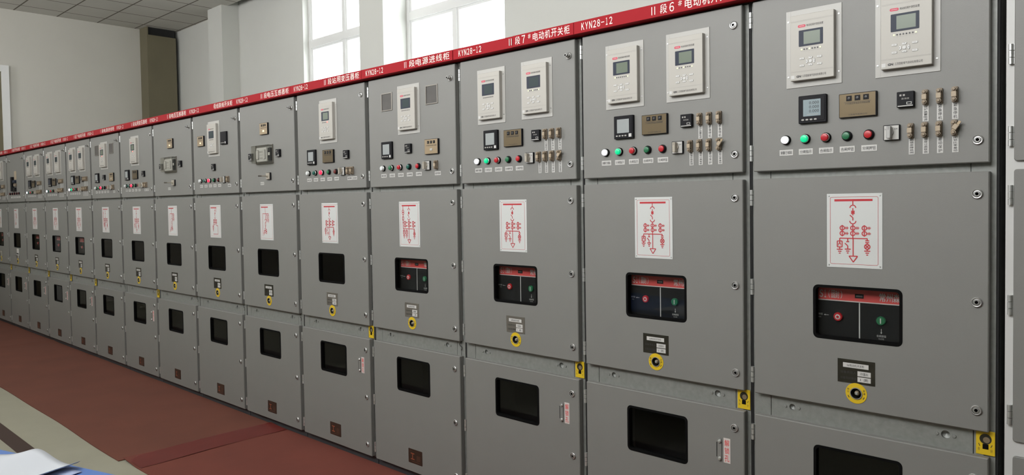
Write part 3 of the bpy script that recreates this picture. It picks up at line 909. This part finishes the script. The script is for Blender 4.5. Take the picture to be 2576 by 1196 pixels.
def cabinet(n, x, width, label, kind, left, right, np_text, np_mat, pins=(), tag_plate=False, unlock=False, split=False,
            lenses=None, lcds=(LCD, LCD), leds=('10000001', '10000001'), digits=False, mlcd=LCD_GR, knob=None, breaker=False):
    t = bpy.data.objects.new('switchgear_cabinet', None)
    COL.objects.link(t)
    t.location = (x, 0, 0); t.scale = (width / 0.8, 1, 1)
    tag(t, label, 'electrical cabinet', 'switchgear cabinets in one row')
    put('frame', 0, frame_fn, t)
    put('plinth', 0, plinth_fn, t)
    put('cross_rail', not tag_plate, rail_fn(not tag_plate), t)
    put('sign_board', None, sign_fn(left, right, split), t, label='red header strip with cream lettering')
    up_holes = []
    d = put('instrument_door', 0, door_fn_(ZU0, ZU1), t)
    put('door_lock', 'pin' if 1 in pins else 0, lock_pin_fn if 1 in pins else lock_fn, d, (0.7465, 0, 2.250))
    put('door_lock', 'pin' if 2 in pins else 0, lock_pin_fn if 2 in pins else lock_fn, d, (0.7485, 0, 1.760))
    for z in (2.256, 1.759): put('hinge', 0, hinge_fn, d, (0.0125, 0.006, z))
    m = put('breaker_door', 0, door_fn_(ZM0, ZM1, WM, [circ(0.390, 0.911, 0.0178, 18)]), t)
    put('window_gasket', 'm', gasket_fn(WM), m); put('window_pane', 'm', pane_fn(WM), m)
    for z in (1.593, 1.256, 0.918): put('door_lock', 0, lock_fn, m, (0.7475, 0, z))
    for z in (1.592, 1.255, 0.921): put('hinge', 0, hinge_fn, m, (0.0125, 0.006, z))
    lo = put('cable_door', 0, door_fn_(ZL0, ZL1, WL), t)
    put('window_gasket', 'l', gasket_fn(WL), lo); put('window_pane', 'l', pane_fn(WL), lo)
    for z in (0.701, 0.411, 0.121): put('door_lock', 0, lock_fn, lo, (0.7405, 0, z))
    for z in (0.701, 0.411, 0.121): put('hinge', 0, hinge_fn, lo, (0.0125, 0.006, z))
    if unlock:
        put('unlock_latch', 0, latch_fn, lo, (0.677, 0, 0.603))
        put('unlock_label', 0, unlock_label_fn, lo, (0.7080, 0, 0.604))
    put('warning_sticker', 0, sticker_fn, lo, (0.395, 0, 0.1455))
    if tag_plate:
        put('interlock_plate', 0, interlock_fn, t, (0.742, 0.0245, 0.775))
    put('name_plate', (np_text, np_mat.name), nameplate_fn(np_text, np_mat), t, (0.3895, 0, 0.985))
    put('crank_socket', 0, crank_fn, t, (0.390, 0, 0.911))
    dk = {'motor': 'motor', 'incoming': 'incoming', 'transformer': 'motor', 'pt': 'pt', 'tie': 'tie', 'end': 'pt'}[kind]
    put('diagram_plate', dk, diag_fn(dk), t, (0.2925, 0, 1.3445))
    if breaker:
        bp = put('breaker_panel', 0, breaker_panel_fn, t)
        put('open_button', 0, open_button_fn, bp, (1.258 - 0.962 * BK, -0.055, 1.59 - 0.434 * BK)); put('close_button', 0, close_button_fn, bp, (1.258 - 0.817 * BK, -0.055, 1.59 - 0.435 * BK))
    if kind == 'motor':
        relay(t, 0.1505, 1.9835, '电动机保护测控装置', lcds[0], leds[0]); relay(t, 0.4525, 1.9845, '电动机保护测控装置', lcds[1], leds[1])
        meter(t, 0.2465, 1.902, mlcd, digits, not digits); indicator(t, 0.3985, 1.902, 0); put('climate_controller', 0, module_fn, t, (0.5475, 0, 1.904))
        controls(t, (0.1485, 0.219, 0.2905, 0.3615, 0.4325), 1.799, lenses)
        rotary(t, 0.5045, 1.800, knob)
        for u, s in ((0.604, '保护装置电源'), (0.645, '紧急停机'), (0.6875, '紧急停机')):
            terminal(t, u, 1.9055); put('name_label', 'v' + s, vlabel_fn(s), t, (u, 0, 1.855))
        for u, s in ((0.5635, '励磁故障跳闸'), (0.6045, '温度过高联跳'), (0.6455, '差动保护'), (0.688, '闭锁比率差动')):
            terminal(t, u - 0.002, 1.8015, 0.62 if s[0] == '闭' else 0); put('name_label', 'v' + s, vlabel_fn(s), t, (u, 0, 1.7510))
    elif kind == 'incoming':
        relay(t, 0.2985, 1.981, '线路保护测控装置', lcds[0], leds[0])
        for u in (0.1985, 0.594): put('inspection_port', 0, glass_port_fn, t, (u, 0, 2.180))
        meter(t, 0.2000, 1.900, mlcd); put('climate_controller', 0, module_fn, t, (0.394, 0, 1.900)); indicator(t, 0.594, 1.898, 1)
        controls(t, (0.157, 0.236, 0.315, 0.394, 0.474), 1.797, lenses)
        rotary(t, 0.5525, 1.797, knob); terminal(t, 0.628, 1.797); put('name_label', '保护跳闸', label_fn('保护跳闸'), t, (0.633, 0, 1.7515))
    elif kind == 'transformer':
        relay(t, 0.2945, 1.982, '变压器保护测控装置', lcds[0], leds[0])
        meter(t, 0.199, 1.901, mlcd); indicator(t, 0.392, 1.899, 0); put('climate_controller', 0, module_fn, t, (0.590, 0, 1.900))
        controls(t, (0.155, 0.234, 0.313, 0.392, 0.471), 1.798, lenses)
        rotary(t, 0.545, 1.798, knob)
        for u, s in ((0.6085, '保护跳闸'), (0.649, '低压跳闸')):
            terminal(t, u, 1.798)
        for u, s in ((0.613, '保护跳闸'), (0.665, '低压跳闸')):
            put('name_label', s, label_fn(s), t, (u, 0, 1.7515))
    elif kind == 'tie':
        relay(t, 0.300, 1.981, '母联保护测控装置', lcds[0], leds[0])
        indicator(t, 0.178, 2.115, 2); meter(t, 0.575, 2.114, BLACK); put('climate_controller', 0, module_fn, t, (0.388, 0, 1.898))
        controls(t, (0.155, 0.234, 0.313, 0.392, 0.471), 1.796, lenses)
        rotary(t, 0.550, 1.797, knob); terminal(t, 0.625, 1.797); put('name_label', '保护跳闸', label_fn('保护跳闸'), t, (0.633, 0, 1.7500))
    elif kind == 'pt':
        indicator(t, 0.388, 2.136, 2)
        put('climate_controller', 0, module_fn, t, (0.578, 0, 1.954)); put('climate_controller', 0, module_fn, t, (0.190, 0, 1.944))
        o = put('cover_box', 0, cover_box_fn, t, (0.261, 0, 1.893)); put('cover_frame', 0, cover_frame_fn, o); put('meter_unit', 0, cover_meter_fn, o)
        rotary(t, 0.438, 1.799, 'key'); put('name_label', 'PT', label_fn('电压切换', 0.05), t, (0.335, 0, 1.7495))
    elif kind == 'end':
        put('paper_notice', 0, lambda b: b.prism(rrect(-0.05, 0.05, -0.055, 0.055), -0.0012, 0, IVORYT, 0.0003), t, (0.40, 0, 2.040))
        put('control_block', 0, lambda b: (b.prism(rrect(-0.03, 0.03, -0.095, 0.095, 0.004, 2), -0.03, 0, BLACK, 0.002),
            b.box(0.03, 0.13, -0.022, 0, -0.092, -0.045, BLACK), b.box(0.03, 0.13, -0.022, 0, 0.015, 0.05, NAVY), b.box(0.05, 0.15, -0.016, 0, -0.03, 0.005, TAN_DK)), t, (0.31, 0, 1.925))
        put('door_lock', 'pin', lock_pin_fn, d, (0.16, 0, 2.235))
        for u in (0.16, 0.26, 0.36, 0.46, 0.56):
            lamp(t, u, 1.800, 'push_button', BTN_RD)
        put('name_label', 'long', label_fn('分闸指示 合闸指示 储能', 0.42, 0.02), t, (0.39, 0, 1.752))
        put('status_plate', 0, lambda b: (b.prism(rrect(-0.045, 0.045, -0.045, 0.045), -0.002, 0, LABEL, 0.0005)), t, (0.40, 0, 1.03))
    return t

LIT = (LAMP_W, LAMP_G, LAMP_RO, BTN_G, BTN_R)
CLOSED = (LAMP_WO, LAMP_GO, LAMP_R, BTN_G, BTN_RD)
IDLE = (LAMP_WO, BTN_G, LAMP_RO, LAMP_GO, LAMP_RO)
K = 'KYN28-12'
cabinet(1, -0.8, 0.8, 'nearest grey switchgear cabinet, its header cut off, power meter showing rows of digits', 'motor', K, 'II段5#电动机开关柜', '5#电动机开关柜', NP_DK,
        tag_plate=True, unlock=True, lenses=LIT, leds=('10010001', '10000001'), digits=True, mlcd=LCD_PB, knob=SW_KNOB, breaker=True)
cabinet(2, -1.6, 0.8, 'grey switchgear cabinet under the red header II段6#电动机开关柜', 'motor', K, 'II段6#电动机开关柜', '6#电动机开关柜', NP_DK,
        tag_plate=True, unlock=True, lenses=LIT, leds=('10000001', '10010001'), breaker=True)
cabinet(3, -2.4, 0.8, 'grey switchgear cabinet under the red header II段7#电动机开关柜, its relay screens dark', 'motor', K, 'II段7#电动机开关柜', '7#电动机开关柜', NP_GR, pins=(1,),
        tag_plate=True, unlock=True, split=True, lenses=LIT, lcds=(LCD_DK, LCD_DK), leds=('00000000', '10010001'), breaker=True)
cabinet(4, -3.2, 0.8, 'grey switchgear cabinet headed II段电源进线柜 with two small smoked ports beside its single relay', 'incoming', K, 'II段电源进线柜', '电源进线柜', NP_GR, pins=(1,),
        lenses=IDLE, lcds=(LCD_DK,), leds=('00000000',), breaker=True)
cabinet(5, -4.0, 0.8, 'grey switchgear cabinet headed II段站用变压器柜, single relay with a lit red light', 'transformer', K, 'II段站用变压器柜', '站用变压器柜', NP_GR,
        tag_plate=True, unlock=True, lenses=CLOSED, lcds=(LCD,), leds=('000000r.',))
cabinet(6, -4.8, 0.8, 'grey switchgear cabinet headed II段电压互感器柜 with a clear covered box on its upper door', 'pt', K, 'II段电压互感器柜', '电压互感器柜', NP_DK, pins=(1,))
cabinet(7, -5.6, 0.8, 'grey switchgear cabinet headed 母线联络开关柜, black square meter beside its relay', 'tie', K, '母线联络开关柜', '母线联络开关柜', NP_DK, pins=(1,),
        lenses=CLOSED, lcds=(LCD_DK,), leds=('00000000',))
cabinet(8, -6.41, 0.81, 'grey switchgear cabinet headed I段电压互感器柜, the farther one with a clear covered box', 'pt', K, 'I段电压互感器柜', '电压互感器柜', NP_DK, pins=(1,))
cabinet(9, -7.215, 0.805, 'grey switchgear cabinet headed I段站用变压器柜, relay above bronze indicator and lit red lamp', 'transformer', K, 'I段站用变压器柜', '站用变压器柜', NP_DK,
        tag_plate=True, unlock=True, lenses=CLOSED, lcds=(LCD,), leds=('0000r...',))
cabinet(10, -8.045, 0.83, 'grey switchgear cabinet headed I段电源进线柜 with smoked ports and a lit red lamp', 'incoming', K, 'I段电源进线柜', '电源进线柜', NP_DK, pins=(1,),
        lenses=(LAMP_WO, BTN_G, LAMP_R, LAMP_GO, BTN_RD), lcds=(LCD,), leds=('0000r...',))
for n, x, w, no, lab in ((11, -8.855, 0.81, '3', 'grey motor switchgear cabinet directly beyond the one headed I段电源进线柜'),
                         (12, -9.685, 0.83, '2', 'grey far motor switchgear cabinet, middle of the three with twin relays in the distance'),
                         (13, -10.515, 0.83, '1', 'grey far motor switchgear cabinet, last with twin relays and a lit white lamp')):
    cabinet(n, x, w, lab, 'motor', K, 'I段%s#电动机开关柜' % no, '%s#电动机开关柜' % no, NP_DK, pins=(1,), tag_plate=True, unlock=True,
            lenses=LIT if n == 11 else (LAMP_W, LAMP_GO, LAMP_RO, BTN_G, BTN_RD), lcds=(LCD_DK, LCD_DK), leds=('00000000', '00000000'), mlcd=LCD_GR if n == 11 else NAVY, breaker=True)
cabinet(14, -11.37, 0.855, 'grey far switchgear cabinet without relays, a beige notice above its black control block', 'end', K, 'I段开关柜', '开关柜', NP_GR, pins=(1,), tag_plate=True, unlock=True)
cabinet(15, -12.2, 0.83, 'farthest grey switchgear cabinet, cut by the left picture edge below the white door frame', 'motor', K, 'I段开关柜', '开关柜', NP_GR, pins=(1,), tag_plate=True, unlock=True,
        lenses=(LAMP_WO, LAMP_GO, LAMP_RO, BTN_G, BTN_RD), lcds=(LCD_DK, LCD_DK), leds=('00000000', '00000000'), breaker=True)

# the pale-framed cabinet that closes the row at the right
t = bpy.data.objects.new('switchgear_cabinet', None); COL.objects.link(t); t.location = (0.0, 0, 0)
tag(t, 'pale-framed cabinet cut by the right picture edge beside the nearest switchgear', 'electrical cabinet')
def pale_frame_fn(b):
    b.box(0.0205, 0.82, 0.006, 0.75, 0.03, 2.36, PALE)
    b.box(0.0205, 0.82, 0.05, 0.75, 0.0, 0.03, PLINTH)
put('frame', None, pale_frame_fn, t, label='pale grey frame')
for nm, z0, z1, hz in (('upper_door', 1.690, 2.33, (2.010, 1.765)), ('middle_door', 0.840, 1.665, (1.588, 1.2555, 0.921)), ('lower_door', 0.06, 0.795, (0.68, 0.2))):
    d = put(nm, None, lambda b: b.prism(rrect(0.0425, 0.80, z0, z1, 0.008, 4), -0.004, 0.006, GREY, 0.002), t)
    for z in hz: put('hinge', 0, hinge_fn, d, (0.0335, 0.0, z))

# ------------------------------------------------------------------ rubber mats
MAT = mat('red_rubber_mat', (0.132, 0.039, 0.022), 0.8, noise=0.22, nscale=2.6, bump=0.15, bscale=30)
MAT2 = mat('red_rubber_mat_near', (0.149, 0.034, 0.021), 0.8, noise=0.18, nscale=3.2, bump=0.15, bscale=30)
TAPE = mat('red_tape', (0.130, 0.019, 0.014), 0.5, noise=0.2, nscale=6)
def mat_sheet(x0, x1, y0, y1, m, seed, lift0=0.0, lift1=0.0, nx=40, ny=8, th=0.005):
    """rubber sheet lying on the floor; lift0/lift1 raise its far/near end over the next sheet."""
    rnd = random.Random(seed)
    ph = [rnd.uniform(0, 6.28) for _ in range(6)]
    def fn(b):
        top = []
        for i in range(nx + 1):
            for j in range(ny + 1):
                u, v = i / nx, j / ny
                x = x0 + (x1 - x0) * u; y = y0 + (y1 - y0) * v
                e = 1 - min(1, v * 6)
                y += e * (0.006 * math.sin(x * 1.7 + ph[0]) + 0.004 * math.sin(x * 4.1 + ph[1]))
                z = th + 0.0012 * (1 + math.sin(x * 3 + ph[2]) * math.sin(y * 7 + ph[3]))
                z += lift0 * max(0, 1 - (x - x0) / 0.22) ** 2 + lift1 * max(0, 1 - (x1 - x) / 0.22) ** 2
                z += 0.010 * (lift0 > 0) * math.exp(-((x - x0 - 0.05) / 0.06) ** 2) * math.exp(-((v - 0.0) / 0.12) ** 2)
                top.append((x, y, z))
        n = ny + 1
        fs = [(i * n + j, (i + 1) * n + j, (i + 1) * n + j + 1, i * n + j + 1) for i in range(nx) for j in range(ny)]
        b.add(top, fs, m, True)
        edge = [i * n for i in range(nx + 1)] + [nx * n + j for j in range(1, n)] + [i * n + ny for i in range(nx - 1, -1, -1)] + [j for j in range(ny - 1, 0, -1)]
        k = len(edge)
        vs = [top[i] for i in edge] + [(top[i][0], top[i][1], top[i][2] - th) for i in edge]
        b.add(vs, [(i, k + i, k + (i + 1) % k, (i + 1) % k) for i in range(k)], m)
    return fn
far = tag(put('rubber_mat', None, mat_sheet(-13.1, -9.655, -1.03, 0.03, MAT, 1)), 'far red rubber mat at the foot of the last cabinets', 'floor mat', 'red rubber mats along the row')
mid = tag(put('rubber_mat', None, mat_sheet(-9.65, -4.492, -1.0, 0.03, MAT, 2, lift0=0.007)), 'long red-brown rubber mat in the middle, between two overlapped joints', 'floor mat', 'red rubber mats along the row')
near = tag(put('rubber_mat', None, mat_sheet(-4.487, 4.6, -0.975, 0.03, MAT2, 3, lift0=0.009, nx=90)), 'near red rubber mat overlapping the next one, red tape along its joint', 'floor mat', 'red rubber mats along the row')
def tape_fn(b):
    N = 24
    vs = []
    for j in range(N + 1):
        y = -0.965 + 0.985 * j / N
        for xx in (-4.475, -4.25):
            vs.append((xx + 0.01 * math.sin(y * 5), y, 0.0092 + 0.009 * max(0, 1 - (xx + 4.487) / 0.22) ** 2 + 0.001 * math.sin(y * 9)))
    b.add(vs, [(2 * j, 2 * j + 1, 2 * j + 3, 2 * j + 2) for j in range(N)], TAPE, True)
put('joint_tape', None, tape_fn, near, label='brighter red tape band')

# ------------------------------------------------------------------ desk with papers
BLUE = mat('blue_table_top', (0.10, 0.20, 0.50), 0.45)
STEEL = mat('desk_leg', (0.25, 0.25, 0.26), 0.4, 0.5)
PAPER = mat('white_paper', (0.595, 0.629, 0.680), 0.7)
BLUE_PAPER = mat('pale_blue_paper', (0.42, 0.50, 0.72), 0.7)
ANG = math.atan2(0.178, 0.571)
desk = bpy.data.objects.new('desk', None); COL.objects.link(desk)
desk.location = (-2.004, -1.844, 0); desk.rotation_euler = (0, 0, ANG)
tag(desk, 'blue topped desk with loose papers in the lower left corner', 'desk')
put('desk_top', None, lambda b: b.box(-1.5, 0.25, -0.62, 0.0, 0.735, 0.76, BLUE), desk)
for px, py in ((-1.45, -0.57), (-1.45, -0.05), (0.20, -0.57), (0.20, -0.05)):
    put('leg', None, lambda b: b.box(px - 0.02, px + 0.02, py - 0.02, py + 0.02, 0, 0.735, STEEL), desk)
def paper(name, label, cat, m, x0, x1, y0, y1, zf, skew=0.0):
    N, Mm = 28, 14
    def fn(b):
        vs = []
        for i in range(N + 1):
            for j in range(Mm + 1):
                x = x0 + (x1 - x0) * i / N; y = y0 + (y1 - y0) * j / Mm
                vs.append((x, y - skew * max(0, 0.42 - i / N), zf(i / N, j / Mm)))
        n = Mm + 1
        b.add(vs, [(i * n + j, (i + 1) * n + j, (i + 1) * n + j + 1, i * n + j + 1) for i in range(N) for j in range(Mm)], m, True)
    o = put(name, None, fn)
    o.location = desk.location; o.rotation_euler = desk.rotation_euler
    tag(o, label, cat)
    sol = o.modifiers.new('thickness', 'SOLIDIFY'); sol.thickness = 0.0006; sol.offset = 1
    return o
paper('paper_sheet', 'curled white paper sheet on top of the papers on the blue desk', 'paper', PAPER, -0.62, -0.150, -0.36, -0.010,
      lambda u, v: 0.7665 + 0.030 * math.exp(-((u - 0.55) / 0.17) ** 2) * (0.35 + 0.65 * v) + 0.020 * max(0, (u - 0.86) / 0.14) ** 2, skew=0.16)
paper('paper_sheet', 'pale blue sheet sticking out from under the curled white paper', 'paper', BLUE_PAPER, -0.50, -0.115, -0.30, -0.030,
      lambda u, v: 0.7628 + 0.003 * max(0, u - 0.6))

# ------------------------------------------------------------------ done
